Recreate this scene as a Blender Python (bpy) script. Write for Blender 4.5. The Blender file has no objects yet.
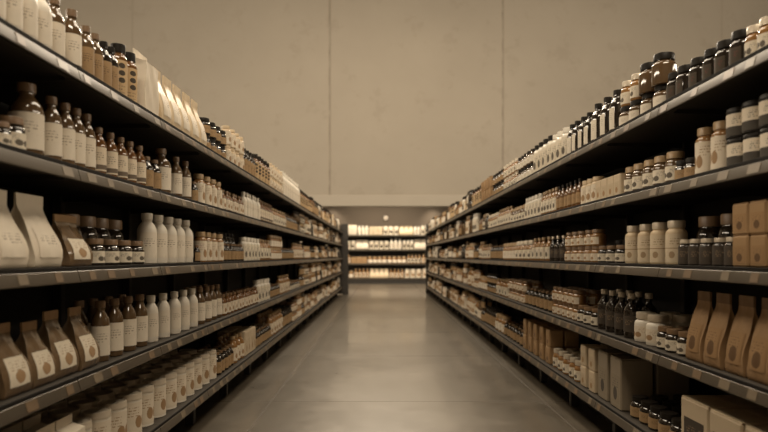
import bpy, bmesh, math, random
from mathutils import Vector

S = bpy.context.scene
COL = S.collection
PI = math.pi

# ------------------------------------------------------------------ camera
F_PX = 600.0                      # focal length in pixels of the 768 px wide frame
VPX, VPY, EYE = 382.0, 256.0, 0.97
cd = bpy.data.cameras.new('camera')
cam = bpy.data.objects.new('camera', cd)
COL.objects.link(cam)
cam.location = (0, 0, EYE)
cam.rotation_euler = (PI / 2, 0, 0)
cd.sensor_width = 36.0
cd.lens = 36.0 * F_PX / 768.0
cd.shift_x = (384.0 - VPX) / 768.0
cd.shift_y = (VPY - 216.0) / 768.0
cd.clip_end = 200
cd.dof.use_dof = True
cd.dof.focus_distance = 3.0
cd.dof.aperture_fstop = 1.9
S.camera = cam

# ------------------------------------------------------------------ world, exposure
S.view_settings.view_transform = 'Standard'
S.view_settings.look = 'None'
S.view_settings.gamma = 1.0
S.view_settings.exposure = 0.0
S.view_settings.use_curve_mapping = False
W = bpy.data.worlds.new('world')
S.world = W
W.use_nodes = True
W.node_tree.nodes['Background'].inputs[0].default_value = (1.0, 0.80, 0.58, 1)
W.node_tree.nodes['Background'].inputs[1].default_value = 0.008
try:
    S.cycles.use_denoising = True
    S.cycles.max_bounces = 6
    S.cycles.diffuse_bounces = 4
    S.cycles.sample_clamp_indirect = 4.0
except Exception:
    pass

# ------------------------------------------------------------------ unseen lights: overhead rows, added fill panels, alcove spots
WARM = (1.0, 0.85, 0.655)


def area(name, loc, sx, sy, power, rot=(0, 0, 0), col=WARM, spread=PI):
    l = bpy.data.lights.new(name, 'AREA')
    l.shape = 'RECTANGLE'
    l.size, l.size_y = sx, sy
    l.energy = power
    l.color = col
    l.spread = spread
    o = bpy.data.objects.new(name, l)
    o.location = loc
    o.rotation_euler = rot
    COL.objects.link(o)
    return o


area('overhead_light', (3.6, 7.5, 9.2), 2.0, 11.0, 520)
area('overhead_light', (0.0, 9.0, 9.2), 1.2, 12.0, 330)
area('overhead_light', (-3.6, 7.5, 9.2), 2.0, 11.0, 620)
area('side_fill_light', (9.0, 4.0, 4.6), 0.6, 11.0, 250, (0, math.radians(50), 0))  # unseen pair added on both sides so upper shelves catch low light
area('side_fill_light', (-9.0, 4.0, 4.6), 0.6, 11.0, 380, (0, math.radians(-50), 0))
area('added_wall_wash', (0.0, 8.0, 9.3), 26.0, 0.8, 1600, (math.radians(82), 0, 0))  # unseen strip added to brighten the upper wall
area('overhead_light', (0.6, -3.6, 9.0), 7.0, 1.6, 800, (math.radians(38), 0, 0))  # fill panel added behind the camera to brighten camera-facing sides
area('floor_glow_light', (0.0, 16.5, 9.0), 2.4, 1.0, 290, (math.radians(-55), 0, 0), spread=math.radians(110))  # unseen panel added to lay the bright glow on the floor
area('alcove_fill_light', (0.1, 20.3, 3.12), 3.2, 0.5, 140)  # unseen fill added to brighten the goods on the far shelves
for sx in (-1.8, 1.85):
    l = bpy.data.lights.new('alcove_downlight', 'SPOT')
    l.energy = 120
    l.color = WARM
    l.spot_size = math.radians(95)
    l.spot_blend = 0.9
    l.shadow_soft_size = 0.05
    o = bpy.data.objects.new('alcove_downlight', l)
    o.location = (sx, 21.35, 3.05)
    COL.objects.link(o)

# ------------------------------------------------------------------ materials


def new_mat(name):
    m = bpy.data.materials.new(name)
    m.use_nodes = True
    nt = m.node_tree
    return m, nt, nt.nodes['Principled BSDF']


MATS = {}


def mat(name, col, rough=0.6, metal=0.0, var=0.10, scale=30.0, spec=0.5, coat=0.0):
    """plain procedural material: base colour mottled by a noise texture"""
    if name in MATS:
        return MATS[name]
    m, nt, b = new_mat(name)
    tc = nt.nodes.new('ShaderNodeTexCoord')
    nz = nt.nodes.new('ShaderNodeTexNoise')
    nz.inputs['Scale'].default_value = scale
    nz.inputs['Detail'].default_value = 3
    mx = nt.nodes.new('ShaderNodeMix')
    mx.data_type = 'RGBA'
    mx.inputs[6].default_value = (*[c * (1 - var) for c in col], 1)
    mx.inputs[7].default_value = (*[min(1, c * (1 + var)) for c in col], 1)
    nt.links.new(tc.outputs['Object'], nz.inputs['Vector'])
    nt.links.new(nz.outputs['Fac'], mx.inputs[0])
    nt.links.new(mx.outputs[2], b.inputs['Base Color'])
    b.inputs['Roughness'].default_value = rough
    b.inputs['Metallic'].default_value = metal
    b.inputs['Specular IOR Level'].default_value = spec
    b.inputs['Coat Weight'].default_value = coat
    MATS[name] = m
    return m


class G:
    """tiny helper for math node graphs"""
    def __init__(s, nt):
        s.nt = nt

    def m(s, op, a, b=None, c=None):
        n = s.nt.nodes.new('ShaderNodeMath')
        n.operation = op
        for i, v in enumerate((a, b, c)):
            if v is None:
                continue
            if isinstance(v, (int, float)):
                n.inputs[i].default_value = v
            else:
                s.nt.links.new(v, n.inputs[i])
        return n.outputs[0]

    def mix(s, f, a, b):
        n = s.nt.nodes.new('ShaderNodeMix')
        n.data_type = 'RGBA'
        for i, v in ((0, f), (6, a), (7, b)):
            if isinstance(v, (int, float)):
                n.inputs[i].default_value = v
            elif isinstance(v, tuple):
                n.inputs[i].default_value = (*v, 1)
            else:
                s.nt.links.new(v, n.inputs[i])
        return n.outputs[2]


def label_mat(name, col, ink, style='emblem', rough=0.65, flat=False):
    """printed paper: rows of tiny print, an emblem or bands, laid out in the label's own box"""
    if name in MATS:
        return MATS[name]
    m, nt, b = new_mat(name)
    g = G(nt)
    tc = nt.nodes.new('ShaderNodeTexCoord')
    sp = nt.nodes.new('ShaderNodeSeparateXYZ')
    nt.links.new(tc.outputs['Generated'], sp.inputs[0])
    gx, gy, gz = sp.outputs
    ang = g.m('ARCTAN2', g.m('SUBTRACT', gy, 0.5), g.m('SUBTRACT', gx, 0.5))
    aab = g.m('ABSOLUTE', ang)
    if flat:          # a flat front panel: «angle» runs across its width
        ang = g.m('MULTIPLY', g.m('SUBTRACT', gy, 0.5), 1.7)
        aab = g.m('ABSOLUTE', ang)
    # print rows
    rows = g.m('MULTIPLY', gz, 11.0)
    rmask = g.m('LESS_THAN', g.m('FRACT', rows), 0.42)
    cx = nt.nodes.new('ShaderNodeCombineXYZ')
    nt.links.new(g.m('MULTIPLY', ang, 9.0), cx.inputs[0])
    nt.links.new(g.m('MULTIPLY', g.m('FLOOR', rows), 3.7), cx.inputs[1])
    nz = nt.nodes.new('ShaderNodeTexNoise')
    nz.inputs['Scale'].default_value = 1.0
    nz.inputs['Detail'].default_value = 0
    nt.links.new(cx.outputs[0], nz.inputs['Vector'])
    wmask = g.m('GREATER_THAN', nz.outputs['Fac'], 0.50)
    lo, hi = {'emblem': (0.55, 0.85), 'band': (0.45, 0.8), 'dots': (0.1, 0.3), 'plain': (0.4, 0.75), 'half': (0.55, 0.85), 'split': (0.58, 0.85)}[style]
    reg = g.m('MULTIPLY', g.m('GREATER_THAN', gz, lo), g.m('LESS_THAN', gz, hi))
    reg = g.m('MULTIPLY', reg, g.m('LESS_THAN', aab, 0.6) if flat else g.m('MULTIPLY', g.m('GREATER_THAN', aab, 0.35), g.m('LESS_THAN', aab, 1.45)))
    text = g.m('MULTIPLY', g.m('MULTIPLY', rmask, wmask), g.m('MULTIPLY', reg, 0.7))
    mask = text

    def blob(a0, z0, ra, rz):
        da = g.m('DIVIDE', g.m('SUBTRACT', aab, a0), ra)
        dz = g.m('DIVIDE', g.m('SUBTRACT', gz, z0), rz)
        d = g.m('ADD', g.m('MULTIPLY', da, da), g.m('MULTIPLY', dz, dz))
        return g.m('LESS_THAN', d, 1.0)
    if style == 'emblem' and flat:
        mask = g.m('MAXIMUM', mask, g.m('MULTIPLY', blob(0.0, 0.32, 0.42, 0.24), 0.9))
    elif style == 'half':
        bd = g.m('LESS_THAN', gz, 0.42)
        mask = g.m('MAXIMUM', mask, g.m('MULTIPLY', bd, 0.95))
    elif style == 'split':
        bd = g.m('LESS_THAN', g.m('ABSOLUTE', g.m('SUBTRACT', gz, 0.5)), 0.014)
        mask = g.m('MAXIMUM', mask, g.m('MULTIPLY', bd, 0.9))
        mask = g.m('MAXIMUM', mask, g.m('MULTIPLY', blob(0.6, 0.27, 0.3, 0.12), 0.75))
    elif style == 'emblem':
        mask = g.m('MAXIMUM', mask, g.m('MULTIPLY', blob(0.35, 0.36, 0.34, 0.2), 0.9))
    elif style == 'dots':
        for z0 in (0.45, 0.65, 0.85):
            mask = g.m('MAXIMUM', mask, blob(0.7, z0, 0.4, 0.075))
    elif style == 'band':
        bd = g.m('MULTIPLY', g.m('GREATER_THAN', gz, 0.06), g.m('LESS_THAN', gz, 0.26))
        mask = g.m('MAXIMUM', mask, g.m('MULTIPLY', bd, 0.9))
    n2 = nt.nodes.new('ShaderNodeTexNoise')
    n2.inputs['Scale'].default_value = 25
    nt.links.new(tc.outputs['Object'], n2.inputs['Vector'])
    base = g.mix(n2.outputs['Fac'], tuple(c * 0.92 for c in col), tuple(min(1, c * 1.06) for c in col))
    nt.links.new(g.mix(mask, base, ink), b.inputs['Base Color'])
    b.inputs['Roughness'].default_value = rough
    b.inputs['Specular IOR Level'].default_value = 0.3
    MATS[name] = m
    return m


INK = (0.06, 0.045, 0.03)
TANINK = (0.30, 0.17, 0.07)
C = {
    'paper': lambda: label_mat('cream_paper_label', (0.72, 0.64, 0.51), INK, 'emblem'),
    'paper_band': lambda: label_mat('banded_cream_label', (0.70, 0.60, 0.46), (0.10, 0.07, 0.05), 'band'),
    'paper_half': lambda: label_mat('half_black_label', (0.70, 0.61, 0.48), (0.03, 0.025, 0.02), 'half'),
    'paper_split': lambda: label_mat('split_cream_label', (0.66, 0.55, 0.40), (0.28, 0.17, 0.08), 'split'),
    'paper_tan': lambda: label_mat('tan_emblem_label', (0.72, 0.63, 0.50), TANINK, 'emblem'),
    'paper_plain': lambda: label_mat('plain_cream_label', (0.74, 0.66, 0.54), (0.22, 0.16, 0.11), 'plain'),
    'panel': lambda: label_mat('cream_panel_print', (0.74, 0.66, 0.54), (0.16, 0.11, 0.07), 'plain', flat=True),
    'panel_mark': lambda: label_mat('cream_panel_emblem', (0.72, 0.64, 0.51), TANINK, 'emblem', flat=True),
    'panel_card': lambda: label_mat('tan_card_emblem', (0.52, 0.42, 0.29), TANINK, 'emblem', flat=True),
    'panel_grey': lambda: label_mat('grey_card_emblem', (0.27, 0.22, 0.155), (0.05, 0.04, 0.03), 'emblem', flat=True),
    'tan': lambda: label_mat('tan_paper_label', (0.36, 0.235, 0.12), INK, 'plain'),
    'tan_dots': lambda: label_mat('dotted_tan_label', (0.54, 0.38, 0.21), INK, 'dots'),
    'kraft_label': lambda: label_mat('brown_oval_label', (0.33, 0.20, 0.095), (0.11, 0.06, 0.028), 'emblem', flat=True),
    'black_label': lambda: label_mat('dark_paper_label', (0.07, 0.055, 0.042), (0.40, 0.28, 0.16), 'plain'),
    'black_panel': lambda: label_mat('dark_panel_print', (0.06, 0.045, 0.033), (0.40, 0.28, 0.16), 'plain', flat=True),
    'grey_label': lambda: label_mat('grey_paper_label', (0.06, 0.044, 0.028), (0.2, 0.04, 0.03), 'plain'),
    'white': lambda: mat('white_plastic', (0.74, 0.68, 0.58), 0.42, var=.04),
    'cream': lambda: mat('cream_plastic', (0.62, 0.48, 0.31), 0.45, var=.06),
    'clear': lambda: mat('brown_clear_glass', (0.11, 0.066, 0.032), 0.10, var=.25, spec=.7, coat=.5),
    'amber': lambda: mat('amber_glass', (0.14, 0.062, 0.02), 0.10, var=.25, spec=.7, coat=.5),
    'honey': lambda: mat('honey_glass', (0.27, 0.138, 0.048), 0.12, var=.25, spec=.7, coat=.5),
    'dark': lambda: mat('dark_glass', (0.022, 0.016, 0.011), 0.10, var=.2, spec=.7, coat=.5),
    'black': lambda: mat('black_plastic', (0.014, 0.011, 0.008), 0.42, var=.1, spec=.15),
    'brown': lambda: mat('brown_plastic', (0.19, 0.115, 0.06), 0.4, var=.08),
    'gold': lambda: mat('tan_metal_lid', (0.40, 0.275, 0.15), 0.33, var=.06),
    'steel': lambda: mat('pale_metal_lid', (0.58, 0.50, 0.39), 0.33, metal=0.2, var=.05),
    'kraft': lambda: mat('kraft_paper', (0.33, 0.20, 0.095), 0.7, var=.16, scale=45),
    'kraftdk': lambda: mat('dark_kraft_paper', (0.20, 0.115, 0.054), 0.7, var=.1, scale=45),
    'bagwhite': lambda: mat('white_bag_paper', (0.74, 0.65, 0.52), 0.55, var=.07, scale=14),
    'bagcream': lambda: mat('cream_bag_film', (0.68, 0.54, 0.36), 0.45, var=.14, scale=22),
    'bagclear': lambda: mat('brown_filled_film', (0.17, 0.11, 0.06), 0.2, var=.5, scale=40, coat=.5),
    'card': lambda: mat('cream_card', (0.56, 0.45, 0.31), 0.6, var=.06, scale=20),
    'cardgrey': lambda: mat('grey_card', (0.27, 0.22, 0.155), 0.6, var=.06, scale=20),
    'cardkraft': lambda: mat('kraft_card', (0.34, 0.21, 0.098), 0.65, var=.08, scale=20),
}


def cm(k):
    return C[k]()


# ------------------------------------------------------------------ mesh helpers


def finish(bm, name, mats, smooth=True, angle=35):
    bmesh.ops.recalc_face_normals(bm, faces=bm.faces)
    me = bpy.data.meshes.new(name)
    bm.to_mesh(me)
    bm.free()
    for m in (mats if isinstance(mats, (list, tuple)) else [mats]):
        me.materials.append(m)
    if smooth:
        for p in me.polygons:
            p.use_smooth = True
        me.set_sharp_from_angle(angle=math.radians(angle))
    return me


def link(name, me, parent=None, loc=None):
    o = bpy.data.objects.new(name, me)
    COL.objects.link(o)
    if parent is not None:
        o.parent = parent
    if loc is not None:
        o.location = loc
    return o


def tag(o, label=None, cat=None, group=None, kind=None):
    for k, v in (('label', label), ('category', cat), ('group', group), ('kind', kind)):
        if v:
            o[k] = v
    return o


def add_box(bm, x0, x1, y0, y1, z0, z1, bev=0.0, mi=0, segs=1):
    r = bmesh.ops.create_cube(bm, size=1.0)
    for v in r['verts']:
        v.co = Vector((x0 + (v.co.x + .5) * (x1 - x0), y0 + (v.co.y + .5) * (y1 - y0), z0 + (v.co.z + .5) * (z1 - z0)))
    fs = list({f for v in r['verts'] for f in v.link_faces})
    for f in fs:
        f.material_index = mi
    if bev > 0:
        es = list({e for v in r['verts'] for e in v.link_edges})
        rr = bmesh.ops.bevel(bm, geom=es, offset=bev, segments=segs, affect='EDGES', profile=0.5)
        for f in rr['faces']:
            f.material_index = mi


def add_lathe(bm, prof, n=24, mi=0, cap0=True, cap1=True, arc=None):
    rings = []
    full = arc is None
    a0, da, cnt = (0.0, 2 * PI / n, n) if full else (-arc, 2 * arc / n, n + 1)
    for r, z in prof:
        rings.append([bm.verts.new((r * math.cos(a0 + da * k), r * math.sin(a0 + da * k), z)) for k in range(cnt)])
    n = cnt
    for a, b in zip(rings, rings[1:]):
        for k in range(n if full else n - 1):
            f = bm.faces.new((a[k], a[(k + 1) % n], b[(k + 1) % n], b[k]))
            f.material_index = mi
    if cap0:
        bm.faces.new(rings[0][::-1]).material_index = mi
    if cap1:
        bm.faces.new(rings[-1]).material_index = mi


def box_obj(name, x0, x1, y0, y1, z0, z1, m, parent=None, bev=0.0):
    bm = bmesh.new()
    add_box(bm, x0, x1, y0, y1, z0, z1, bev)
    return link(name, finish(bm, name, m, smooth=bev > 0), parent)


# ------------------------------------------------------------------ the hall
Y_WALL, Y_BACK, X_SIDE, Z_CEIL = 19.0, 21.75, 14.0, 9.6


def floor_mat():
    m, nt, b = new_mat('polished_concrete')
    g = G(nt)
    tc = nt.nodes.new('ShaderNodeTexCoord')
    sp = nt.nodes.new('ShaderNodeSeparateXYZ')
    nt.links.new(tc.outputs['Object'], sp.inputs[0])
    x, y, _ = sp.outputs

    def line(v, off, half):
        f = g.m('FRACT', g.m('ADD', g.m('DIVIDE', g.m('SUBTRACT', v, off), 1.82), 100.5))
        return g.m('LESS_THAN', g.m('ABSOLUTE', g.m('SUBTRACT', f, 0.5)), half)
    ln = g.m('MAXIMUM', line(x, -0.74, 0.0026), line(y, 4.0, 0.0034))
    n1 = nt.nodes.new('ShaderNodeTexNoise')
    n1.inputs['Scale'].default_value = 1.6
    n1.inputs['Detail'].default_value = 8
    n1.inputs['Roughness'].default_value = 0.62
    nt.links.new(tc.outputs['Object'], n1.inputs['Vector'])
    n2 = nt.nodes.new('ShaderNodeTexNoise')
    n2.inputs['Scale'].default_value = 9
    n2.inputs['Detail'].default_value = 6
    nt.links.new(tc.outputs['Object'], n2.inputs['Vector'])
    f = g.m('ADD', g.m('MULTIPLY', n1.outputs['Fac'], 0.65), g.m('MULTIPLY', n2.outputs['Fac'], 0.35))
    cr = nt.nodes.new('ShaderNodeValToRGB')
    cr.color_ramp.elements[0].position = 0.32
    cr.color_ramp.elements[1].position = 0.68
    cr.color_ramp.elements[0].color = (0.066, 0.053, 0.037, 1)
    cr.color_ramp.elements[1].color = (0.105, 0.085, 0.060, 1)
    nt.links.new(f, cr.inputs[0])
    nt.links.new(g.mix(g.m('MULTIPLY', ln, 0.6), cr.outputs[0], (0.07, 0.055, 0.04)), b.inputs['Base Color'])
    nt.links.new(g.m('ADD', g.m('ADD', g.m('MULTIPLY', f, 0.16), 0.22), g.m('MULTIPLY', ln, 0.3)), b.inputs['Roughness'])
    nt.links.new(g.m('SUBTRACT', 0.95, g.m('MULTIPLY', ln, 0.7)), b.inputs['Specular IOR Level'])
    b.inputs['Coat Weight'].default_value = 0.3
    b.inputs['Coat Roughness'].default_value = 0.09
    bp = nt.nodes.new('ShaderNodeBump')
    bp.inputs['Strength'].default_value = 0.035
    bp.inputs['Distance'].default_value = 0.02
    nt.links.new(n2.outputs['Fac'], bp.inputs['Height'])
    nt.links.new(bp.outputs[0], b.inputs['Normal'])
    return m


def wall_mat():
    m, nt, b = new_mat('painted_panel_wall')
    g = G(nt)
    tc = nt.nodes.new('ShaderNodeTexCoord')
    sp = nt.nodes.new('ShaderNodeSeparateXYZ')
    nt.links.new(tc.outputs['Object'], sp.inputs[0])
    x, y, z = sp.outputs
    n1 = nt.nodes.new('ShaderNodeTexNoise')
    n1.inputs['Scale'].default_value = 0.55
    n1.inputs['Detail'].default_value = 7
    n1.inputs['Roughness'].default_value = 0.6
    nt.links.new(tc.outputs['Object'], n1.inputs['Vector'])
    n2 = nt.nodes.new('ShaderNodeTexNoise')
    n2.inputs['Scale'].default_value = 3.2
    n2.inputs['Detail'].default_value = 5
    nt.links.new(tc.outputs['Object'], n2.inputs['Vector'])
    wob = g.m('MULTIPLY', g.m('SUBTRACT', n2.outputs['Fac'], 0.5), 0.06)
    d = g.m('ABSOLUTE', g.m('SUBTRACT', g.m('ABSOLUTE', g.m('SUBTRACT', g.m('ADD', x, wob), 1.09)), 2.74))
    d2 = g.m('ABSOLUTE', g.m('SUBTRACT', g.m('ABSOLUTE', g.m('SUBTRACT', g.m('ADD', x, wob), 1.43)), 9.33))
    seam = g.m('MULTIPLY', g.m('LESS_THAN', d, 0.032), g.m('MULTIPLY', n2.outputs['Fac'], 0.85))
    seam = g.m('MAXIMUM', seam, g.m('MULTIPLY', g.m('LESS_THAN', d2, 0.03), g.m('MULTIPLY', n2.outputs['Fac'], 0.3)))
    # faint blotches and scuffs in the paint
    n3 = nt.nodes.new('ShaderNodeTexNoise')
    n3.inputs['Scale'].default_value = 1.3
    n3.inputs['Detail'].default_value = 9
    n3.inputs['Roughness'].default_value = 0.75
    nt.links.new(tc.outputs['Object'], n3.inputs['Vector'])
    sc_ = g.m('MULTIPLY', g.m('MAXIMUM', g.m('SUBTRACT', n3.outputs['Fac'], 0.56), 0.0), 2.2)
    seam = g.m('MAXIMUM', seam, g.m('MINIMUM', sc_, 0.12))
    col = g.mix(n1.outputs['Fac'], (0.285, 0.25, 0.203), (0.35, 0.309, 0.252))
    nt.links.new(g.mix(seam, col, (0.13, 0.10, 0.07)), b.inputs['Base Color'])
    b.inputs['Roughness'].default_value = 0.8
    b.inputs['Specular IOR Level'].default_value = 0.2
    return m


WALL = wall_mat()
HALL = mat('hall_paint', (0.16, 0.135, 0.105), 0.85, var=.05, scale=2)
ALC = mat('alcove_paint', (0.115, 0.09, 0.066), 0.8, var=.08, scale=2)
DKMETAL = mat('dark_painted_metal', (0.028, 0.023, 0.018), 0.5, var=.15, scale=12)
SHELF = mat('grey_painted_metal', (0.045, 0.038, 0.03), 0.75, var=.08, scale=8, spec=.2)
RAIL = mat('price_rail_metal', (0.088, 0.071, 0.051), 0.42, metal=0.25, var=.06, scale=6)
TAG1 = mat('cream_tag_paper', (0.165, 0.128, 0.085), 0.45, var=.1, scale=60)
TAG2 = mat('tan_tag_paper', (0.15, 0.10, 0.058), 0.45, var=.1, scale=60)

tag(box_obj('floor', -X_SIDE, X_SIDE, -6, Y_BACK, -0.1, 0, floor_mat()), kind='structure')
tag(box_obj('ceiling', -X_SIDE, X_SIDE, -6, Y_WALL, Z_CEIL, Z_CEIL + .1, HALL), kind='structure')
tag(box_obj('wall_left', -X_SIDE - .1, -X_SIDE, -6, Y_BACK, 0, Z_CEIL, HALL), kind='structure')
tag(box_obj('wall_right', X_SIDE, X_SIDE + .1, -6, Y_BACK, 0, Z_CEIL, HALL), kind='structure')
tag(box_obj('wall_front', -X_SIDE, X_SIDE, -6.1, -6, 0, Z_CEIL, HALL), kind='structure')
tag(box_obj('wall_header', -X_SIDE, X_SIDE, Y_WALL, Y_WALL + .2, 2.9, Z_CEIL, WALL), kind='structure')
tag(box_obj('trim_1', -X_SIDE, X_SIDE, Y_WALL - .05, Y_WALL + .25, 2.54, 2.9, mat('beam_paint', (0.35, 0.309, 0.252), 0.75, var=.05, scale=1.5), bev=.012), kind='structure')
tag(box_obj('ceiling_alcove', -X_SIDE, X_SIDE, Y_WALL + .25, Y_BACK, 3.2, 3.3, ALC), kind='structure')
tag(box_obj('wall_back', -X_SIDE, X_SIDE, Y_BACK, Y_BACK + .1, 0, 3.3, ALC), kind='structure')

# small round lamp on the dark wall above the far shelves
bm = bmesh.new()
add_lathe(bm, [(.10, 0), (.105, .01), (.105, .03), (.09, .045)], 24)
lamp = link('round_wall_lamp', finish(bm, 'lamp_housing', DKMETAL), None, (.14, Y_BACK, 2.34))
lamp.rotation_euler = (PI / 2, 0, 0)
em, nt, b = new_mat('lamp_glow')
b.inputs['Base Color'].default_value = (.45, .38, .3, 1)
b.inputs['Emission Color'].default_value = (1, .82, .6, 1)
b.inputs['Emission Strength'].default_value = 0.12
bm = bmesh.new()
add_lathe(bm, [(.088, .0452), (.075, .062), (.04, .07), (.002, .072)], 24)
link('lamp_diffuser', finish(bm, 'lamp_diffuser', em), lamp)
tag(lamp, 'small round pale lamp on the dark wall above the far end shelves', 'lamp')

# ------------------------------------------------------------------ shelving runs
BAY = 0.73
SHZ = [1.595, 1.267, 0.934, 0.575, 0.21]
SHNAME = ['top', 'second', 'middle', 'fourth', 'bottom']
XF = {'left': -1.0, 'right': 1.14}
SGN = {'left': 1.0, 'right': -1.0}          # direction to the aisle
Y0 = {'left': 2.70 - 3 * BAY, 'right': 2.46 - 3 * BAY}
NBAY = {'left': 20, 'right': 21}
DEPTH = 0.48
ORD = ['nearest', 'second', 'third', 'fourth', 'fifth', 'sixth', 'seventh', 'eighth', 'ninth', 'tenth', 'eleventh', 'twelfth',
       'thirteenth', 'fourteenth', 'fifteenth', 'sixteenth', 'seventeenth', 'eighteenth', 'nineteenth', 'twentieth',
       'twenty-first', 'twenty-second', 'twenty-third', 'twenty-fourth', 'twenty-fifth', 'twenty-sixth']
ORDN = ['first'] + ORD[1:] + ['twenty-seventh', 'twenty-eighth', 'twenty-ninth', 'thirtieth']
rnd = random.Random(7)

# local frame of a bay: +X to the aisle, front plane x = 0, bay runs along y 0..BAY
bm = bmesh.new()
add_box(bm, -DEPTH, -0.004, .0005, BAY - .0005, -0.028, 0, .002)
add_box(bm, -0.035, -0.012, .004, BAY - .004, -0.044, -0.027)
ME_SHELF = finish(bm, 'shelf', SHELF)
# price rail: a C-section leaning back a little
bm = bmesh.new()
prof = [(-.003, -.012), (.000, -.012), (.002, -.014), (.011, -.046), (.011, -.050), (.007, -.051), (.003, -.048), (-.003, -.018)]
va = [bm.verts.new((x, .0025, z)) for x, z in prof]
vb = [bm.verts.new((x, BAY - .0025, z)) for x, z in prof]
for k in range(len(prof)):
    j = (k + 1) % len(prof)
    bm.faces.new((va[k], va[j], vb[j], vb[k]))
bm.faces.new(va)
bm.faces.new(vb[::-1])
ME_RAIL = finish(bm, 'price_rail', RAIL, angle=25)
bm = bmesh.new()
add_box(bm, -.0038, .0012, .0012, BAY - .0012, -.0118, .0006, .0008)  # black strip stands in for the shaded gap above the rail
ME_STRIP = finish(bm, 'gap_shade_strip', mat('gap_shade_black', (0.012, 0.010, 0.008), 0.7, var=.1, spec=.15))
# bracket under the shelf
bm = bmesh.new()
pr = [(-DEPTH, -.029), (-.05, -.029), (-.05, -.045), (-DEPTH, -.055)]
for y in (.014,):
    a = [bm.verts.new((x, y, z)) for x, z in pr]
    c = [bm.verts.new((x, y + .006, z)) for x, z in pr]
    for k in range(4):
        bm.faces.new((a[k], a[(k + 1) % 4], c[(k + 1) % 4], c[k]))
    bm.faces.new(a)
    bm.faces.new(c[::-1])
ME_BRACKET = finish(bm, 'bracket', DKMETAL, smooth=False)


def tag_mesh(w, m):
    bm = bmesh.new()
    # lies on the leaning face of the rail
    t = .0012
    p = [(.0024 + t, -.0155), (.0106 + t, -.0445), (.0106, -.0445), (.0024, -.0155)]
    a = [bm.verts.new((x, 0, z)) for x, z in p]
    c = [bm.verts.new((x, w, z)) for x, z in p]
    for k in range(4):
        bm.faces.new((a[k], a[(k + 1) % 4], c[(k + 1) % 4], c[k]))
    bm.faces.new(a)
    bm.faces.new(c[::-1])
    return finish(bm, 'price_tag', m, smooth=False)


ME_TAGS = [tag_mesh(.045, TAG1), tag_mesh(.055, TAG2), tag_mesh(.04, TAG2), tag_mesh(.06, TAG1)]
bm = bmesh.new()
add_box(bm, -DEPTH - .02, -DEPTH - .004, 0.001, BAY - .001, .02, 1.62)
ME_BACK = finish(bm, 'back_panel', mat('dark_back_panel', (0.014, 0.012, 0.010), 0.6, var=.1), smooth=False)
bm = bmesh.new()
add_box(bm, -DEPTH - .002, -DEPTH + .035, .001, .04, 0, 1.66, .003)
ME_POST = finish(bm, 'post', DKMETAL)
bm = bmesh.new()
add_box(bm, -.20, -.185, .001, BAY - .001, .0, .165)
ME_KICK = finish(bm, 'kick_plate', mat('dark_kick_plate', (0.009, 0.007, 0.006), 0.6), smooth=False)
bm = bmesh.new()
add_box(bm, -.13, -.08, .01, .05, 0, .163, .003)
ME_FOOT = finish(bm, 'foot', DKMETAL)

for side in ('left', 'right'):
    s = SGN[side]
    for k in range(NBAY[side]):
        y0 = Y0[side] + k * BAY
        root = bpy.data.objects.new('shelving_unit', None)
        COL.objects.link(root)
        if side == 'left':
            root.location = (XF[side], y0, 0)
            root.scale = (1, 1, 1)
        else:
            root.location = (XF[side], y0 + BAY, 0)
            root.rotation_euler = (0, 0, PI)
        tag(root, f'grey metal shelving bay with five shelves, {ORDN[k]} from the near end, {side} side of aisle', 'shelving unit', f'shelving bays along the {side} of the aisle')
        link('back_panel', ME_BACK, root)
        link('post', ME_POST, root)
        link('kick_plate', ME_KICK, root)
        link('foot', ME_FOOT, root)
        for z in SHZ:
            sh = link('shelf', ME_SHELF, root, (0, 0, z))
            link('price_rail', ME_RAIL, sh)
            link('gap_shade_strip', ME_STRIP, sh)
            if k < 12:
                link('bracket', ME_BRACKET, sh)
            nt_ = 4 if k < 10 else 3
            for q in range(nt_):
                if rnd.random() < .12:
                    continue
                y = (q + .5) * BAY / nt_ + rnd.uniform(-.05, .05) - .025
                link('price_tag', rnd.choice(ME_TAGS), sh, (0, y, 0))
    # dark end post closing the run
    ye = Y0[side] + NBAY[side] * BAY + .004
    root = bpy.data.objects.new('end_panel', None)
    COL.objects.link(root)
    root.location = (XF[side], ye, 0)
    tag(root, f'dark metal end frame closing the far end of the {side} shelving run', 'end panel')
    bm = bmesh.new()
    x0, x1 = (-.5, 0) if side == 'left' else (.13, .5)
    add_box(bm, x0, x1, 0, .03, .02, 1.76, .003)
    link('board', finish(bm, 'board', DKMETAL), root)
    bm = bmesh.new()
    x0, x1 = (0.0, .15) if side == 'left' else (-.0, .13)
    add_box(bm, x0, x1, 0, .07, .0, 1.78, .004)
    link('front_post', finish(bm, 'front_post', DKMETAL), root)

# ------------------------------------------------------------------ product shapes
# local frame: origin at base centre, +X faces the aisle


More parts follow.
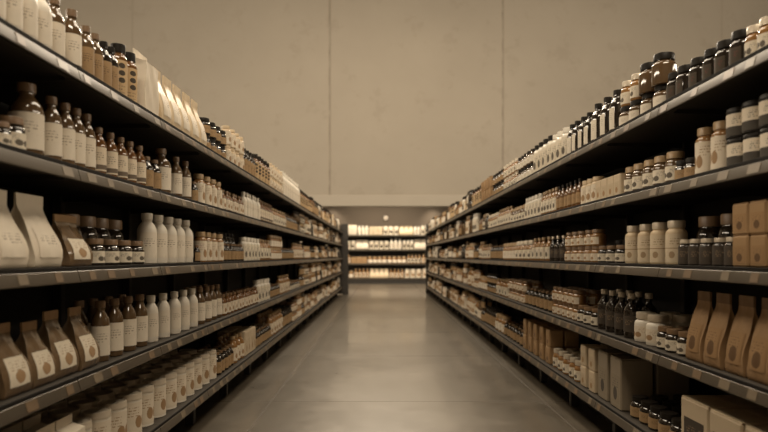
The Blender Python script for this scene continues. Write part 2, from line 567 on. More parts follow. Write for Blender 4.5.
def bottle_profiles(w, h, shape):
    r = w / 2
    if shape == 'bottle':
        body = [(r * .86, 0), (r * .97, h * .012), (r, h * .035), (r, h * .60), (r * .985, h * .64), (r * .90, h * .70), (r * .70, h * .765),
                (r * .52, h * .81), (r * .46, h * .84), (r * .46, h * .865), (r * .52, h * .87), (r * .52, h * .88)]
        cap = [(r * .50, h * .882), (r * .56, h * .885), (r * .56, h * .975), (r * .53, h * .997), (r * .40, h)]
        lab = (h * .10, h * .585, r)
    elif shape == 'jug':
        body = [(r * .88, 0), (r * .98, h * .012), (r, h * .03), (r, h * .64), (r * .97, h * .69), (r * .84, h * .75), (r * .60, h * .81),
                (r * .50, h * .83), (r * .50, h * .855), (r * .56, h * .86), (r * .56, h * .87)]
        cap = [(r * .55, h * .872), (r * .60, h * .875), (r * .60, h * .98), (r * .57, h), (r * .3, h)]
        lab = (h * .12, h * .62, r)
    elif shape == 'pill':
        body = [(r * .88, 0), (r * .98, h * .012), (r, h * .03), (r, h * .72), (r * .96, h * .76), (r * .80, h * .80), (r * .74, h * .81), (r * .74, h * .84)]
        cap = [(r * .76, h * .842), (r * .82, h * .845), (r * .82, h * .985), (r * .79, h), (r * .3, h)]
        lab = (h * .05, h * .70, r)
    elif shape == 'jar':
        body = [(r * .88, 0), (r * .98, h * .02), (r, h * .05), (r, h * .60), (r * .97, h * .66), (r * .88, h * .715), (r * .77, h * .75), (r * .74, h * .765), (r * .74, h * .79)]
        cap = [(r * .78, h * .785), (r * .86, h * .79), (r * .86, h * .97), (r * .82, h), (r * .3, h)]
        lab = (h * .10, h * .54, r)
    elif shape == 'canister':
        body = [(r * .97, 0), (r, h * .012), (r, h * .03), (r * .985, h * .04), (r * .985, h * .85), (r * .985, h * .855)]
        cap = [(r * .99, h * .856), (r * 1.02, h * .86), (r * 1.02, h * .90), (r * .995, h * .91), (r * .995, h * .98), (r * .97, h), (r * .90, h), (r * .88, h * .985), (r * .2, h * .985)]
        lab = (h * .06, h * .80, r * .985)
    elif shape == 'wine':
        body = [(r * .88, 0), (r * .98, h * .012), (r, h * .03), (r, h * .58), (r * .96, h * .63), (r * .80, h * .69), (r * .55, h * .74), (r * .40, h * .78),
                (r * .38, h * .86), (r * .42, h * .865), (r * .42, h * .88)]
        cap = [(r * .44, h * .875), (r * .50, h * .88), (r * .50, h * .985), (r * .46, h), (r * .2, h)]
        lab = (h * .14, h * .50, r)
    return body, cap, lab


def bag_grid(w, d, h, style, seed, taper=.8):
    """rings of points from the base to the flat top seal of a filled bag"""
    rg = random.Random(seed)
    rings = []
    T = [0, .02, .06, .14, .24, .34, .44, .54, .64, .73, .80, .86, .865, .93, 1.0]
    ph = [rg.uniform(0, 6.28) for _ in range(6)]
    for t in T:
        if style == 'block':            # folded paper block
            dd = d * (1 if t < .80 else max(.5, 1 - (t - .80) * 6))
            ww = w
        else:
            dd = d * max(.045, (1 - max(0, (t - .12) / .72) ** 1.5)) * (1 + .10 * math.sin(PI * min(1, t / .6)))
            k_ = max(0, (t - .42) / .44)
            ww = w * (1 + .03 * math.sin(PI * min(1, t / .7)) - (1 - taper) * min(1, k_ * k_ * (3 - 2 * min(1, k_))))
        if t > .855:
            dd = .006
            ww = w * (taper if style != 'block' else .97)
        if t == 0:
            dd *= .92
            ww *= .95
        pts = []
        n = 8
        bulge = .13 * d * math.sin(PI * min(1, t / .8)) if style != 'block' else .03 * d * math.sin(PI * min(1, t / .8))
        wr = .0022 * math.sin(min(1, t / .3) * PI / 2) if t < .86 else .0006
        for i in range(n + 1):
            u = -1 + 2 * i / n
            x = dd / 2 + bulge * (1 - u * u) * .6 + wr * (math.sin(5 * u + 9 * t + ph[0]) + math.sin(11 * u - 7 * t + ph[1]))
            pts.append((x, u * ww / 2, t * h))
        dent = (.22 if style != 'block' else .10) * dd * min(1, t / .5)
        for i in (1, 2, 3):
            f = i / 4
            pts.append((dd / 2 - f * dd, ww / 2 - dent * math.sin(PI * f), t * h))
        for i in range(n + 1):
            u = 1 - 2 * i / n
            x = -dd / 2 - bulge * (1 - u * u) * .5
            pts.append((x, u * ww / 2, t * h))
        for i in (1, 2, 3):
            f = i / 4
            pts.append((-dd / 2 + f * dd, -ww / 2 + dent * math.sin(PI * f), t * h))
        rings.append(pts)
    return T, rings


def loft(bm, rings, mi=0, cap=True):
    vs = [[bm.verts.new(p) for p in r] for r in rings]
    n = len(vs[0])
    for a, b in zip(vs, vs[1:]):
        for k in range(n):
            bm.faces.new((a[k], a[(k + 1) % n], b[(k + 1) % n], b[k])).material_index = mi
    if cap:
        bm.faces.new(vs[0][::-1]).material_index = mi
        bm.faces.new(vs[-1]).material_index = mi


def make_meshes(p, lod):
    """returns [(part name or None for the thing's own mesh, mesh)]"""
    sh, w, h = p['shape'], p['w'], p['h']
    n = {0: 28, 1: 18, 2: 10}[lod]
    nm = p['kind']
    if sh in ('bottle', 'jug', 'pill', 'jar', 'canister', 'wine'):
        body, cap, lab = bottle_profiles(w, h, sh)
        z0, z1, rl = lab
        lt = .0009
        lp = [(rl - .002, z0), (rl + lt, z0), (rl + lt, z1), (rl - .002, z1)]
        if lod == 2:
            bm = bmesh.new()
            keep = [q for i, q in enumerate(body) if i % 2 == 0 or i == len(body) - 1]
            add_lathe(bm, keep, n, 0)
            add_lathe(bm, [cap[0], cap[1], cap[-2] if len(cap) > 2 else cap[-1], cap[-1]], n, 1)
            mats = [cm(p['body']), cm(p['cap'])]
            if p.get('label'):
                add_lathe(bm, lp, n, 2, False, False, p.get('arc'))
                mats.append(cm(p['label']))
            return [(None, finish(bm, nm, mats))]
        out = []
        bm = bmesh.new()
        add_lathe(bm, body, n)
        out.append((None, finish(bm, nm, cm(p['body']))))
        bm = bmesh.new()
        add_lathe(bm, cap, n)
        if sh in ('bottle', 'jug', 'pill') and lod == 0:       # grip ridges round the cap
            for v in bm.verts:
                a = math.atan2(v.co.y, v.co.x)
                if abs(math.hypot(v.co.x, v.co.y) - cap[1][0]) < 1e-4:
                    k = round(a / (2 * PI) * n)
                    if k % 2:
                        v.co.x *= .965
                        v.co.y *= .965
        out.append(('cap' if sh in ('bottle', 'jug', 'pill', 'wine') else 'lid', finish(bm, 'cap', cm(p['cap']), angle=50)))
        if p.get('label'):
            bm = bmesh.new()
            add_lathe(bm, lp, n, 0, False, False, p.get('arc'))
            out.append(('label', finish(bm, 'label', cm(p['label']))))
        return out
    if sh == 'box':
        d = p.get('d', w)
        bm = bmesh.new()
        add_box(bm, -d / 2, d / 2, -w / 2, w / 2, 0, h * .985, .006)
        out = [(None, finish(bm, nm, cm(p['body'])))]
        if lod == 2:
            return out
        bm = bmesh.new()                                         # tucked top flaps
        add_box(bm, -d / 2 + .003, -.0008, -w / 2 + .002, w / 2 - .002, h * .985 - .001, h, .001)
        add_box(bm, .0008, d / 2 - .003, -w / 2 + .002, w / 2 - .002, h * .985 - .001, h, .001)
        out.append(('top_flap', finish(bm, 'top_flap', cm(p['cap']))))
        bm = bmesh.new()
        add_box(bm, d / 2 - .001, d / 2 + .0009, -w * .36, w * .36, h * .12, h * .66)
        out.append(('label', finish(bm, 'label', cm(p['label']), smooth=False)))
        return out
    # bags
    d = p.get('d', w * .7)
    T, rings = bag_grid(w, d, h, sh, p.get('seed', 1), p.get('taper', .8))
    k = 12
    seal = rings[k:]
    seal = [[(x * 1.15, y, z) for x, y, z in r] for r in seal]
    if lod == 2:
        bm = bmesh.new()
        loft(bm, rings[:k + 1][::2] + [rings[k]], 0)
        loft(bm, seal, 1)
        return [(None, finish(bm, nm, [cm(p['body']), cm(p['cap'])], angle=60))]
    bm = bmesh.new()
    loft(bm, rings[:k + 1])
    out = [(None, finish(bm, nm, cm(p['body']), angle=60))]
    bm = bmesh.new()
    loft(bm, seal)
    out.append(('top_seal', finish(bm, 'top_seal', cm(p['cap']), angle=60)))
    if p.get('label'):
        bm = bmesh.new()
        i0, i1 = p.get('lab_rows', (3, 7))
        g0 = [[bm.verts.new((rings[i][j][0] + .0016, rings[i][j][1], rings[i][j][2])) for j in range(1, 8)] for i in range(i0, i1 + 1)]
        g1 = [[bm.verts.new((rings[i][j][0] - .0005, rings[i][j][1], rings[i][j][2])) for j in range(1, 8)] for i in range(i0, i1 + 1)]
        for a in range(len(g0) - 1):
            for q in range(6):
                bm.faces.new((g0[a][q], g0[a][q + 1], g0[a + 1][q + 1], g0[a + 1][q]))
                bm.faces.new((g1[a][q], g1[a + 1][q], g1[a + 1][q + 1], g1[a][q + 1]))
        out.append(('label', finish(bm, 'label', cm(p['label']), angle=60)))
    return out


def P(kind, cat, desc, noun, shape, w, h, body, cap, label=None, **kw):
    return dict(kind=kind, cat=cat, desc=desc, noun=noun, shape=shape, w=w, h=h, body=body, cap=cap, label=label, **kw)


T = {
    # bottles
    'white_jug': P('plastic_bottle', 'bottle', 'tall white plastic bottle', 'white bottles', 'jug', .085, .23, 'white', 'white', 'paper_plain'),
    'white_slim': P('plastic_bottle', 'bottle', 'slim white plastic bottle', 'slim white bottles', 'jug', .068, .225, 'white', 'white', 'paper_plain'),
    'cream_bottle': P('plastic_bottle', 'bottle', 'cream plastic bottle', 'cream bottles', 'pill', .07, .13, 'cream', 'cream', 'paper_tan'),
    'clear_bottle': P('glass_bottle', 'bottle', 'brown bottle with cream label', 'brown bottles', 'bottle', .062, .212, 'clear', 'brown', 'paper_plain'),
    'clear_big': P('glass_bottle', 'bottle', 'wide brown bottle with cream label', 'wide bottle', 'bottle', .095, .225, 'clear', 'brown', 'paper_plain'),
    'clear_tan': P('glass_bottle', 'bottle', 'small bottle with tan label', 'tan-labelled bottles', 'bottle', .055, .192, 'clear', 'brown', 'tan'),
    'amber_band': P('amber_bottle', 'bottle', 'amber bottle with banded label', 'amber bottles', 'bottle', .055, .182, 'amber', 'brown', 'paper_band'),
    'amber_bottle': P('amber_bottle', 'bottle', 'amber bottle with paper label', 'amber bottles', 'bottle', .062, .165, 'honey', 'gold', 'paper'),
    'amber_small': P('amber_bottle', 'bottle', 'little amber bottle', 'little amber bottles', 'bottle', .05, .14, 'amber', 'brown', 'paper_tan'),
    'honey_tall': P('amber_bottle', 'bottle', 'tall honey-coloured bottle', 'honey-coloured bottles', 'bottle', .075, .19, 'honey', 'gold', 'paper_tan'),
    'dark_bottle': P('dark_bottle', 'bottle', 'dark bottle with black cap', 'dark bottles', 'bottle', .062, .20, 'dark', 'black', 'tan'),
    'dark_dots': P('dark_bottle', 'bottle', 'dark bottle with dotted label', 'dotted bottles', 'pill', .07, .225, 'amber', 'black', 'tan_dots'),
    'dark_white': P('dark_bottle', 'bottle', 'black-capped bottle with white label', 'black-capped bottles', 'bottle', .07, .195, 'dark', 'black', 'paper_plain', arc=0.85),
    'dark_small': P('dark_bottle', 'bottle', 'little dark bottle', 'little dark bottles', 'bottle', .05, .12, 'dark', 'brown', 'tan', arc=1.6),
    'dark_whitecap': P('dark_bottle', 'bottle', 'dark bottle with white cap', 'white-capped dark bottles', 'pill', .058, .10, 'dark', 'steel', 'black_label'),
    'wine_dark': P('wine_bottle', 'bottle', 'tall black bottle with pale cap', 'tall black bottles', 'wine', .07, .215, 'dark', 'steel', 'black_label'),
    'wine_brown': P('wine_bottle', 'bottle', 'long-necked brown bottle', 'long-necked bottles', 'wine', .065, .20, 'amber', 'black', 'tan'),
    'pill_white': P('pill_bottle', 'bottle', 'white-labelled supplement bottle', 'supplement bottles', 'pill', .07, .18, 'white', 'white', 'paper'),
    'pill_split': P('pill_bottle', 'bottle', 'cream bottle with split label', 'split-label bottles', 'pill', .082, .18, 'cream', 'steel', 'paper_split'),
    'pill_tan': P('pill_bottle', 'bottle', 'tan bottle with pale label', 'tan bottles', 'pill', .075, .177, 'honey', 'gold', 'paper_tan'),
    'pill_dark': P('pill_bottle', 'bottle', 'black-capped white bottle', 'black-capped white bottles', 'pill', .07, .195, 'white', 'black', 'paper'),
    # jars
    'jar_small': P('small_jar', 'jar', 'small dark-lidded white-labelled jar', 'small jars', 'jar', .075, .10, 'dark', 'brown', 'paper'),
    'jar_pale': P('glass_jar', 'jar', 'pale-lidded jar with white label', 'pale-lidded jars', 'jar', .075, .125, 'honey', 'steel', 'paper', arc=1.5),
    'jar_emblem': P('glass_jar', 'jar', 'white-labelled jar with dark emblem', 'emblem jars', 'jar', .08, .13, 'clear', 'gold', 'paper'),
    'jar_dark': P('dark_jar', 'jar', 'dark jar with black lid', 'dark jars', 'jar', .08, .125, 'dark', 'black', 'grey_label', arc=0.8),
    'jar_darklow': P('dark_jar', 'jar', 'squat dark jar with tan label', 'squat dark jars', 'jar', .085, .10, 'dark', 'black', 'tan'),
    'jar_backdark': P('dark_jar', 'jar', 'large dark jar with brown lid', 'large dark jars', 'jar', .10, .19, 'dark', 'brown', 'black_label'),
    'jar_amber': P('amber_jar', 'jar', 'large brown jar with black lid', 'large brown jars', 'jar', .10, .135, 'clear', 'black', None),
    'jar_ambersm': P('amber_jar', 'jar', 'amber jar with tan lid', 'amber jars', 'jar', .085, .092, 'honey', 'brown', 'paper_tan', arc=1.3),
    'jar_base': P('small_jar', 'jar', 'small white-labelled black-lidded jar', 'black-lidded jars', 'jar', .085, .105, 'clear', 'black', 'paper_plain', arc=1.2),
    'jar_white': P('white_tub', 'tub', 'wide white tub with emblem', 'white tubs', 'jar', .10, .135, 'white', 'steel', 'paper_tan'),
    'jar_cream': P('glass_jar', 'jar', 'cream-labelled honey jar', 'honey jars', 'jar', .085, .13, 'honey', 'gold', 'paper_plain'),
    # tins
    'tin_white': P('canister', 'tin', 'white tin with pineapple-like emblem', 'white tins', 'canister', .108, .175, 'white', 'steel', 'paper_tan'),
    'tin_plain': P('canister', 'tin', 'white tin with pale lid', 'pale tins', 'canister', .095, .165, 'white', 'steel', 'paper'),
    'tin_band': P('canister', 'tin', 'black-and-white banded tin', 'banded tins', 'canister', .092, .105, 'black', 'black', 'paper_half'),
    # bags
    'bag_white': P('pouch_bag', 'bag', 'plump white pouch bag', 'white pouches', 'pouch', .142, .225, 'bagwhite', 'bagwhite', 'panel', d=.12, taper=.97),
    'bag_kraftwin': P('pouch_bag', 'bag', 'brown pouch with pale label', 'brown pouch', 'pouch', .15, .175, 'bagclear', 'kraft', 'panel_mark', d=.11, taper=.95),
    'bag_clear': P('pouch_bag', 'bag', 'clear pouch with white label', 'clear pouches', 'pouch', .13, .215, 'bagclear', 'kraft', 'panel_mark', d=.11, taper=.62),
    'bag_cream': P('paper_bag', 'bag', 'cream paper bag', 'cream bags', 'pouch', .13, .265, 'bagcream', 'bagcream', 'panel', d=.10),
    'bag_block': P('paper_bag', 'bag', 'tall white folded paper bag', 'white bag', 'block', .15, .28, 'bagwhite', 'bagwhite', None, d=.11),
    'bag_floor': P('paper_bag', 'bag', 'squat white paper bag', 'white paper bags', 'block', .145, .305, 'bagwhite', 'bagwhite', 'panel_mark', d=.13),
    'bag_kraft': P('kraft_bag', 'bag', 'brown kraft coffee bag', 'kraft bags', 'pouch', .105, .262, 'kraft', 'kraftdk', 'kraft_label', d=.085, taper=.8),
    # boxes
    'box_kraft': P('carton', 'box', 'small brown kraft box', 'kraft boxes', 'box', .085, .104, 'cardkraft', 'kraft', 'kraft_label', d=.09),
    'box_kraft_tall': P('carton', 'box', 'brown kraft carton', 'kraft cartons', 'box', .095, .12, 'cardkraft', 'kraft', 'kraft_label', d=.10),
    'box_grey': P('carton', 'box', 'tall grey carton with oval mark', 'tall grey cartons', 'box', .14, .255, 'cardgrey', 'cardgrey', 'panel_grey', d=.16),
    'box_white': P('carton', 'box', 'pale printed box', 'pale boxes', 'box', .09, .12, 'card', 'card', 'panel_card', d=.10),
    'box_cream': P('carton', 'box', 'cream carton', 'cream cartons', 'box', .085, .17, 'card', 'card', 'panel_card', d=.09),
    'box_lid': P('storage_box', 'box', 'big pale lidded box', 'big pale boxes', 'box', .19, .215, 'card', 'bagcream', 'black_panel', d=.24),
}

TEMPL = {}


def place(tn, side, x, y, z, lod, label, group, rz=0.0, sc=1.0):
    p = T[tn]
    key = (tn, lod)
    if key not in TEMPL:
        TEMPL[key] = make_meshes(p, lod)
    ms = TEMPL[key]
    root = bpy.data.objects.new(p['kind'], ms[0][1])
    COL.objects.link(root)
    root.location = (x, y, z)
    root.rotation_euler = (0, 0, (0 if side == 'left' else PI) + rz)
    root.scale = (sc, sc, sc)
    tag(root, label, p['cat'], group)
    for nm, me in ms[1:]:
        o = bpy.data.objects.new(nm, me)
        COL.objects.link(o)
        o.parent = root
    return root


USED = set()
COUNT = {}


def bay_of(side, y):
    k = int((y - Y0[side]) / BAY)
    return k - 1           # the first bay in the picture is «nearest»


def make_label(p, side, shelf, y, where, anchor, i):
    w = ORDN[min(i, len(ORDN) - 1)]
    first = 'last' if False else w
    pos = {'front': f'{w} in line', 'back': f'{w} in the rear row', 'top': f'{w} upper one', 'low': f'{w} lower one'}[where]
    if anchor:
        lb = f"{p['desc']}, {pos} past the {anchor}, {side} {SHNAME[shelf]} shelf"
        if lb not in USED and len(lb.replace('-', '').split()) <= 16:
            USED.add(lb)
            return lb
    b = max(0, bay_of(side, y))
    key = (p['desc'], side, shelf, b, where)
    while True:
        COUNT[key] = COUNT.get(key, 0) + 1
        n = COUNT[key] - 1
        w = ORDN[min(n, len(ORDN) - 1)]
        pos = {'front': f'{w} in line', 'back': f'{w} in rear row', 'top': f'{w} upper one', 'low': f'{w} lower one'}[where]
        lb = f"{p['desc']}, {pos}, {ORD[b]} {side} bay, {SHNAME[shelf]} shelf"
        if lb not in USED or n > 28:
            USED.add(lb)
            return lb


def lod_for(y):
    return 0 if y < 4.2 else (1 if y < 8.5 else 2)


def block(side, shelf, y0, y1, n, tn, anchor=None, rows=1, back=None, top=None, setback=.03, sc=1.0, jit=.004, hi=1):
    """n things of one kind along a shelf between two depths; rows behind; hi = stack height"""
    p = T[tn]
    z = SHZ[shelf] + .0004
    dx = p.get('d', p['w']) if p['shape'] in ('box', 'pouch', 'block') else p['w']
    dy = p['w'] * (1.08 if p['shape'] == 'pouch' else 1.01)
    s = SGN[side]
    pitch = (y1 - y0) / n
    sc = min(sc, pitch * .985 / dy) if pitch < dy * sc else sc
    group = f"{p['noun']} on the {side} {SHNAME[shelf]} shelf" + (f" past the {anchor}" if anchor else f" in the {ORD[max(0, min(25, bay_of(side, y0)))]} bay")
    for i in range(n):
        yc = y0 + (i + .5) * pitch + rnd.uniform(-jit, jit) * (1 if pitch > dy * sc * 1.08 else 0)
        for r in range(rows):
            tt, pp = (tn, p) if r == 0 or back is None else (back, T[back])
            ddx = pp.get('d', pp['w']) if pp['shape'] in ('box', 'pouch', 'block') else pp['w']
            if r and back is not None and pp['w'] > pitch and i % 2:
                continue
            x = XF[side] - s * (setback + dx * sc / 2 + (0 if r == 0 else (dx * sc / 2 + ddx * sc / 2 + .014) + (r - 1) * (ddx * sc + .014)))
            if abs(x - XF[side]) + ddx / 2 > DEPTH - .035:
                continue
            for k in range(hi if r == 0 or back is None else 1):
                t2, p2 = (top, T[top]) if (k and top) else (tt, pp)
                where = 'back' if r else ('front' if hi == 1 else ('low' if k == 0 else 'top'))
                if r and hi > 1 and k:
                    where = 'back'
                lb = make_label(p2, side, shelf, yc, where, anchor if r == 0 else None, i)
                g = group if r == 0 else group + ', rear rows'
                zz = z + (pp['h'] * sc + .0004) * k
                hmax = (SHZ[shelf - 1] - .05 - SHZ[shelf]) if shelf else 9
                place(t2, side, x + rnd.uniform(-.003, .003), yc, zz, lod_for(yc), lb, g, rnd.uniform(-.12, .12) if p2['shape'] not in ('box', 'block', 'pouch') else rnd.uniform(-.02, .02), sc)
    return y1


def dl(x):
    return 624.0 / (382.0 - x)


def dr(x):
    return 708.0 / (x - 382.0)


# ------------------------------------------------------------------ the shelves as photographed
# rows: (x pixel span at the front of the shelf turned into depth, count, product, extras)
LEFT = {
    0: [(-10, 53, 4, 'white_jug', dict(sc=1.05)), (53, 84, 2, 'clear_bottle', {}), (84, 105, 2, 'clear_tan', {}), (105, 119, 2, 'dark_bottle', {}),
        (119, 140, 2, 'dark_dots', {}), (140, 158, 1, 'bag_block', {}), (158, 205, 5, 'bag_cream', {}), (206, 227, 4, 'jar_darklow', dict(hi=2, top='jar_darklow')),
        (227, 245, 4, 'cream_bottle', dict(hi=2)), (245, 256, 4, 'dark_bottle', {}), (256, 270, 5, 'dark_dots', {}), (270, 283, 5, 'cream_bottle', dict(sc=.95, hi=2)),
        (283, 300, 8, 'white_jug', dict(sc=1.2)), (300, 312, 7, 'dark_dots', {})],
    1: [(-14, 12, 2, 'jar_small', dict(rows=2, back='jar_backdark')), (12, 28, 1, 'jar_small', {}), (28, 50, 1, 'clear_big', {}), (50, 98, 4, 'clear_bottle', {}), (98, 147, 5, 'amber_band', {}),
        (147, 162, 2, 'dark_small', dict(sc=1.25)), (162, 175, 1, 'clear_big', {}), (175, 193, 2, 'clear_bottle', {}), (193, 200, 1, 'dark_small', {}),
        (200, 223, 4, 'pill_tan', {}), (223, 244, 7, 'amber_small', {}), (244, 260, 6, 'white_slim', dict(sc=.85)), (260, 273, 6, 'amber_band', {}),
        (273, 286, 6, 'amber_bottle', {}), (286, 297, 6, 'dark_small', dict(sc=1.3))],
    2: [(-14, 28, 1, 'bag_white', {}), (28, 62, 1, 'bag_white', {}), (62, 93, 1, 'bag_kraftwin', {}), (94, 147, 4, 'jar_small', dict(rows=2, back='jar_backdark')),
        (148, 195, 5, 'white_jug', {}), (195, 201, 1, 'dark_small', dict(sc=.8)), (201, 224, 4, 'pill_tan', {}), (224, 244, 6, 'dark_small', dict(rows=2, back='dark_bottle')), (244, 260, 5, 'pill_white', {}),
        (260, 271, 4, 'amber_bottle', dict(sc=1.1)), (271, 282, 5, 'jar_cream', dict(hi=2, sc=.9)), (282, 294, 6, 'dark_small', dict(rows=2)), (294, 303, 5, 'honey_tall', {})],
    3: [(0, 29, 1, 'bag_clear', {}), (29, 53, 1, 'bag_clear', {}), (53, 76, 1, 'bag_clear', {}), (76, 97, 1, 'bag_clear', {}), (98, 150, 4, 'clear_bottle', dict(sc=1.07, rows=2)),
        (150, 200, 5, 'white_slim', dict(sc=.95, rows=2, back='dark_bottle')), (200, 223, 4, 'clear_bottle', dict(rows=2)), (223, 258, 11, 'amber_small', dict(rows=2, sc=1)), (258, 270, 4, 'pill_white', dict(sc=1.05)),
        (270, 280, 4, 'dark_small', dict(rows=2)), (280, 290, 4, 'honey_tall', {}), (290, 300, 5, 'jar_small', dict(rows=2))],
    4: [(-2, 42, 2, 'bag_floor', dict(rows=2, setback=.012)), (42, 78, 2, 'bag_floor', dict(rows=2, setback=.012)), (78, 218, 12, 'tin_white', dict(rows=3)), (218, 234, 5, 'dark_small', dict(sc=1.2, rows=3)),
        (234, 244, 3, 'honey_tall', dict(rows=2)), (244, 255, 4, 'box_cream', dict(rows=2, sc=1.1)), (255, 271, 7, 'dark_small', dict(rows=3, sc=1.1)),
        (271, 283, 5, 'honey_tall', dict(sc=1.1, rows=2)), (283, 292, 5, 'dark_bottle', dict(rows=2))],
}
RIGHT = {
    0: [(785, 743, 3, 'jar_pale', {}), (743, 664, 6, 'jar_dark', {}), (664, 637, 2, 'jar_base', dict(hi=2, top='jar_amber')), (637, 617, 2, 'jar_base', dict(hi=2, top='jar_pale')),
        (617, 589, 3, 'dark_white', dict(sc=1.15)), (589, 566, 4, 'dark_white', dict(sc=1.05)), (566, 551, 3, 'pill_white', dict(sc=1.15)), (551, 533, 4, 'pill_dark', dict(sc=1.15)), (533, 517, 5, 'jar_base', dict(hi=2, sc=1.05)),
        (517, 503, 5, 'jar_pale', dict(hi=2, sc=.95)), (503, 492, 4, 'jar_darklow', dict(hi=2, sc=1.15)), (492, 481, 4, 'box_kraft_tall', dict(hi=2)), (481, 472, 4, 'dark_dots', {})],
    1: [(795, 724, 4, 'tin_band', dict(hi=2)), (724, 692, 2, 'pill_tan', dict(sc=1.0)), (692, 674, 2, 'jar_darklow', {}), (674, 622, 5, 'jar_emblem', {}), (622, 597, 4, 'box_white', dict(rows=1)),
        (597, 580, 3, 'cream_bottle', dict(sc=1.1)), (580, 556, 6, 'wine_brown', dict(sc=.85)), (556, 541, 5, 'amber_bottle', dict(sc=1.05)), (541, 525, 5, 'pill_white', dict(sc=.95)),
        (525, 511, 5, 'jar_emblem', {}), (511, 498, 6, 'amber_bottle', {}), (498, 488, 4, 'jar_pale', dict(sc=1.2))],
    2: [(790, 735, 3, 'box_kraft', dict(hi=2, rows=2)), (735, 677, 5, 'dark_whitecap', dict(rows=2, back='jar_backdark')), (677, 622, 4, 'pill_split', {}), (622, 597, 3, 'jar_small', dict(rows=2, back='jar_amber', sc=.9)),
        (597, 564, 5, 'jar_ambersm', dict(hi=2)), (564, 549, 3, 'wine_dark', dict(sc=.8)), (549, 531, 4, 'amber_bottle', dict(sc=1.05)), (531, 515, 4, 'jar_pale', dict(sc=1.3)),
        (515, 503, 4, 'jar_cream', dict(sc=1.2)), (503, 490, 5, 'dark_small', dict(sc=1.2)), (490, 481, 4, 'amber_bottle', {})],
    3: [(776, 687, 4, 'bag_kraft', {}), (685, 655, 3, 'jar_small', dict(sc=.95, rows=2)), (655, 632, 2, 'jar_white', dict(rows=2)), (632, 596, 4, 'wine_dark', dict(rows=2)),
        (596, 577, 3, 'jar_small', dict(rows=2)), (577, 552, 5, 'jar_ambersm', dict(hi=2, rows=2)), (552, 525, 7, 'dark_small', dict(rows=2, sc=1.15)), (525, 508, 5, 'jar_ambersm', dict(hi=2, rows=2)),
        (508, 496, 4, 'amber_bottle', dict(rows=2)), (496, 487, 4, 'jar_darklow', dict(hi=2)), (487, 479, 4, 'jar_cream', dict(sc=1.2))],
    4: [(790, 682, 3, 'box_lid', {}), (680, 628, 5, 'jar_darklow', dict(rows=4)), (625, 598, 2, 'box_grey', dict(rows=2)), (598, 580, 2, 'box_white', dict(hi=2, rows=2)),
        (580, 552, 5, 'jar_pale', dict(rows=3)), (552, 523, 5, 'box_kraft_tall', dict(hi=2, rows=2)), (523, 504, 6, 'dark_small', dict(rows=3, sc=1.1)), (504, 495, 3, 'jar_cream', dict(hi=1, sc=1.3)),
        (495, 485, 5, 'dark_bottle', dict(rows=2))],
}
FAR = {
    0: (['white_jug', 'cream_bottle', 'pill_white', 'clear_bottle', 'jar_cream', 'pill_dark'], ['dark_dots', 'jar_amber', 'box_kraft_tall', 'dark_bottle', 'wine_brown', 'jar_dark']),
    1: (['pill_white', 'jar_emblem', 'jar_cream', 'pill_tan', 'clear_big', 'clear_bottle'], ['amber_bottle', 'wine_brown', 'dark_bottle', 'amber_band', 'jar_amber', 'wine_dark']),
    2: (['jar_cream', 'clear_bottle', 'pill_white', 'jar_emblem', 'pill_tan', 'amber_band'], ['honey_tall', 'dark_bottle', 'jar_ambersm', 'amber_bottle', 'wine_dark', 'jar_darklow']),
    3: (['clear_bottle', 'clear_big', 'pill_tan', 'amber_band', 'jar_cream', 'jar_emblem'], ['jar_ambersm', 'wine_dark', 'honey_tall', 'jar_amber', 'dark_small', 'wine_brown']),
    4: (['tin_white', 'clear_bottle', 'jar_cream', 'pill_white', 'pill_tan'], ['jar_ambersm', 'honey_tall', 'jar_amber', 'amber_bottle', 'wine_brown', 'dark_small']),
}
for side, table, dep in (('left', LEFT, dl), ('right', RIGHT, dr)):
    for shelf in range(5):
        anchor = None
        yend = 0
        tn0 = table[shelf][0][3]                 # the same goods go on towards the near end of the run
        ys = dep(table[shelf][0][0])
        k0 = int((ys - 0.98) / (T[tn0]['w'] * 1.25))
        if k0 > 0:
            block(side, shelf, ys - k0 * T[tn0]['w'] * 1.25, ys - .004, k0, tn0, None)
        for (xa, xb, n, tn, kw) in table[shelf]:
            ya, yb = dep(xa), dep(xb)
            block(side, shelf, ya, yb, n, tn, anchor, **kw)
            anchor = T[tn]['noun']
            yend = yb
        last, tog = None, 0
        y = yend + .01
        stop = Y0[side] + NBAY[side] * BAY - .05
        while y < stop - .25:
            tog = 1 - tog if rnd.random() < .85 else tog
            tn = rnd.choice([t for t in FAR[shelf][tog] if t != last])
            last = tn
            p = T[tn]
            avail = (SHZ[shelf - 1] - SHZ[shelf] - .06) if shelf else .26
            sc = min(1.7, avail / p['h'], rnd.uniform(.8, 1.3) * (.22 if shelf == 0 else .20) / p['h'])
            hi = 1
            if p['h'] < .14 and rnd.random() < .7 and shelf != 2 and p['shape'] != 'pouch':
                sc = min(1.2, avail / p['h'] / 2.1)
                hi = 2
            pitch = max(p['w'] * sc * 1.08, .085 if y < 9 else .105)
            n = rnd.randint(2, 4)
            n = min(n, int((stop - y) / pitch))
            if n < 1:
                break
            block(side, shelf, y, y + n * pitch, n, tn, None, sc=sc, hi=hi, setback=rnd.choice((.02, .03, .05)), rows=2 if (shelf >= 3 and y < 7) else 1)
            y += n * pitch + rnd.choice((.01, .03, .08))

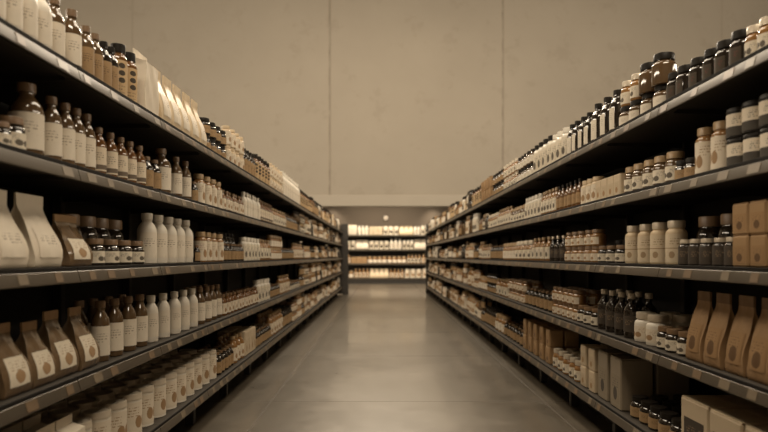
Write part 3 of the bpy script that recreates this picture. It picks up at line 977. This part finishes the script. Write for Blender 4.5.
# ------------------------------------------------------------------ shelving across the far end
YB = 21.0
BZ = [1.70, 1.20, 0.71, 0.20]
BN = ['top', 'second', 'third', 'bottom']
bm = bmesh.new()
add_box(bm, -DEPTH, 0, .003, 1.197, -.03, 0, .002)
ME_BSHELF = finish(bm, 'shelf', SHELF)
bm = bmesh.new()
add_box(bm, -.002, .012, .003, 1.197, -.05, .006, .003)
ME_BRAIL = finish(bm, 'price_rail', RAIL)
BX = [-1.75, -.55, .65]
for i, x in enumerate(BX):
    root = bpy.data.objects.new('wall_shelving_unit', None)
    COL.objects.link(root)
    root.location = (x + 1.2, YB, 0)
    root.rotation_euler = (0, 0, -PI / 2)
    root.rotation_euler = (0, 0, -PI / 2)
    tag(root, f"metal shelving bay across the far end of the aisle, {('left-hand', 'middle', 'right-hand')[i]} one", 'shelving unit', 'shelving bays across the far end')
    # local +X points to the camera (world -Y), local +Y to world +X
    root.location = (x, YB, 0)
    box_obj('back_panel', -DEPTH - .02, -DEPTH - .004, 0, 1.2, 0, 1.9, DKMETAL, root)
    for yy in (0.0, 1.17):
        box_obj('post', -DEPTH - .03, -DEPTH + .03, yy, yy + .03, 0, 1.92, DKMETAL, root)
    box_obj('kick_plate', -.06, -.045, 0, 1.2, 0, .16, DKMETAL, root)
    for z in BZ:
        sh = link('shelf', ME_BSHELF, root, (0, 0, z))
        link('price_rail', ME_BRAIL, sh)
BT = [['white_jug', 'tin_plain', 'bag_cream', 'pill_white', 'box_cream', 'bag_block'], ['white_jug', 'pill_white', 'bag_white', 'tin_plain', 'cream_bottle'],
      ['amber_bottle', 'honey_tall', 'box_kraft_tall', 'jar_cream', 'pill_tan'], ['box_cream', 'tin_white', 'honey_tall', 'bag_cream', 'jar_cream']]
for j, z in enumerate(BZ):
    x = -1.68
    cnt = {}
    while x < 1.75:
        tn = rnd.choice(BT[j])
        p = T[tn]
        sc = min(1.9, rnd.uniform(.30, .37) / p['h'])
        n = rnd.randint(2, 4)
        for _ in range(n):
            wy = p['w'] * sc
            if x + wy > 1.80:
                x = 9
                break
            dxx = (p.get('d', p['w']) if p['shape'] in ('box', 'pouch', 'block') else p['w']) * sc
            c = cnt[tn] = cnt.get(tn, -1) + 1
            lb = f"{p['desc']}, {ORDN[min(c, 28)]} of its kind on the {BN[j]} far end shelf"
            o = place(tn, 'left', x + wy / 2, YB + .03 + dxx / 2, z + .0006, 2, lb, f"{p['noun']} on the {BN[j]} far end shelf", 0, sc)
            o.rotation_euler = (0, 0, -PI / 2)
            x += wy + .008
        x += .015
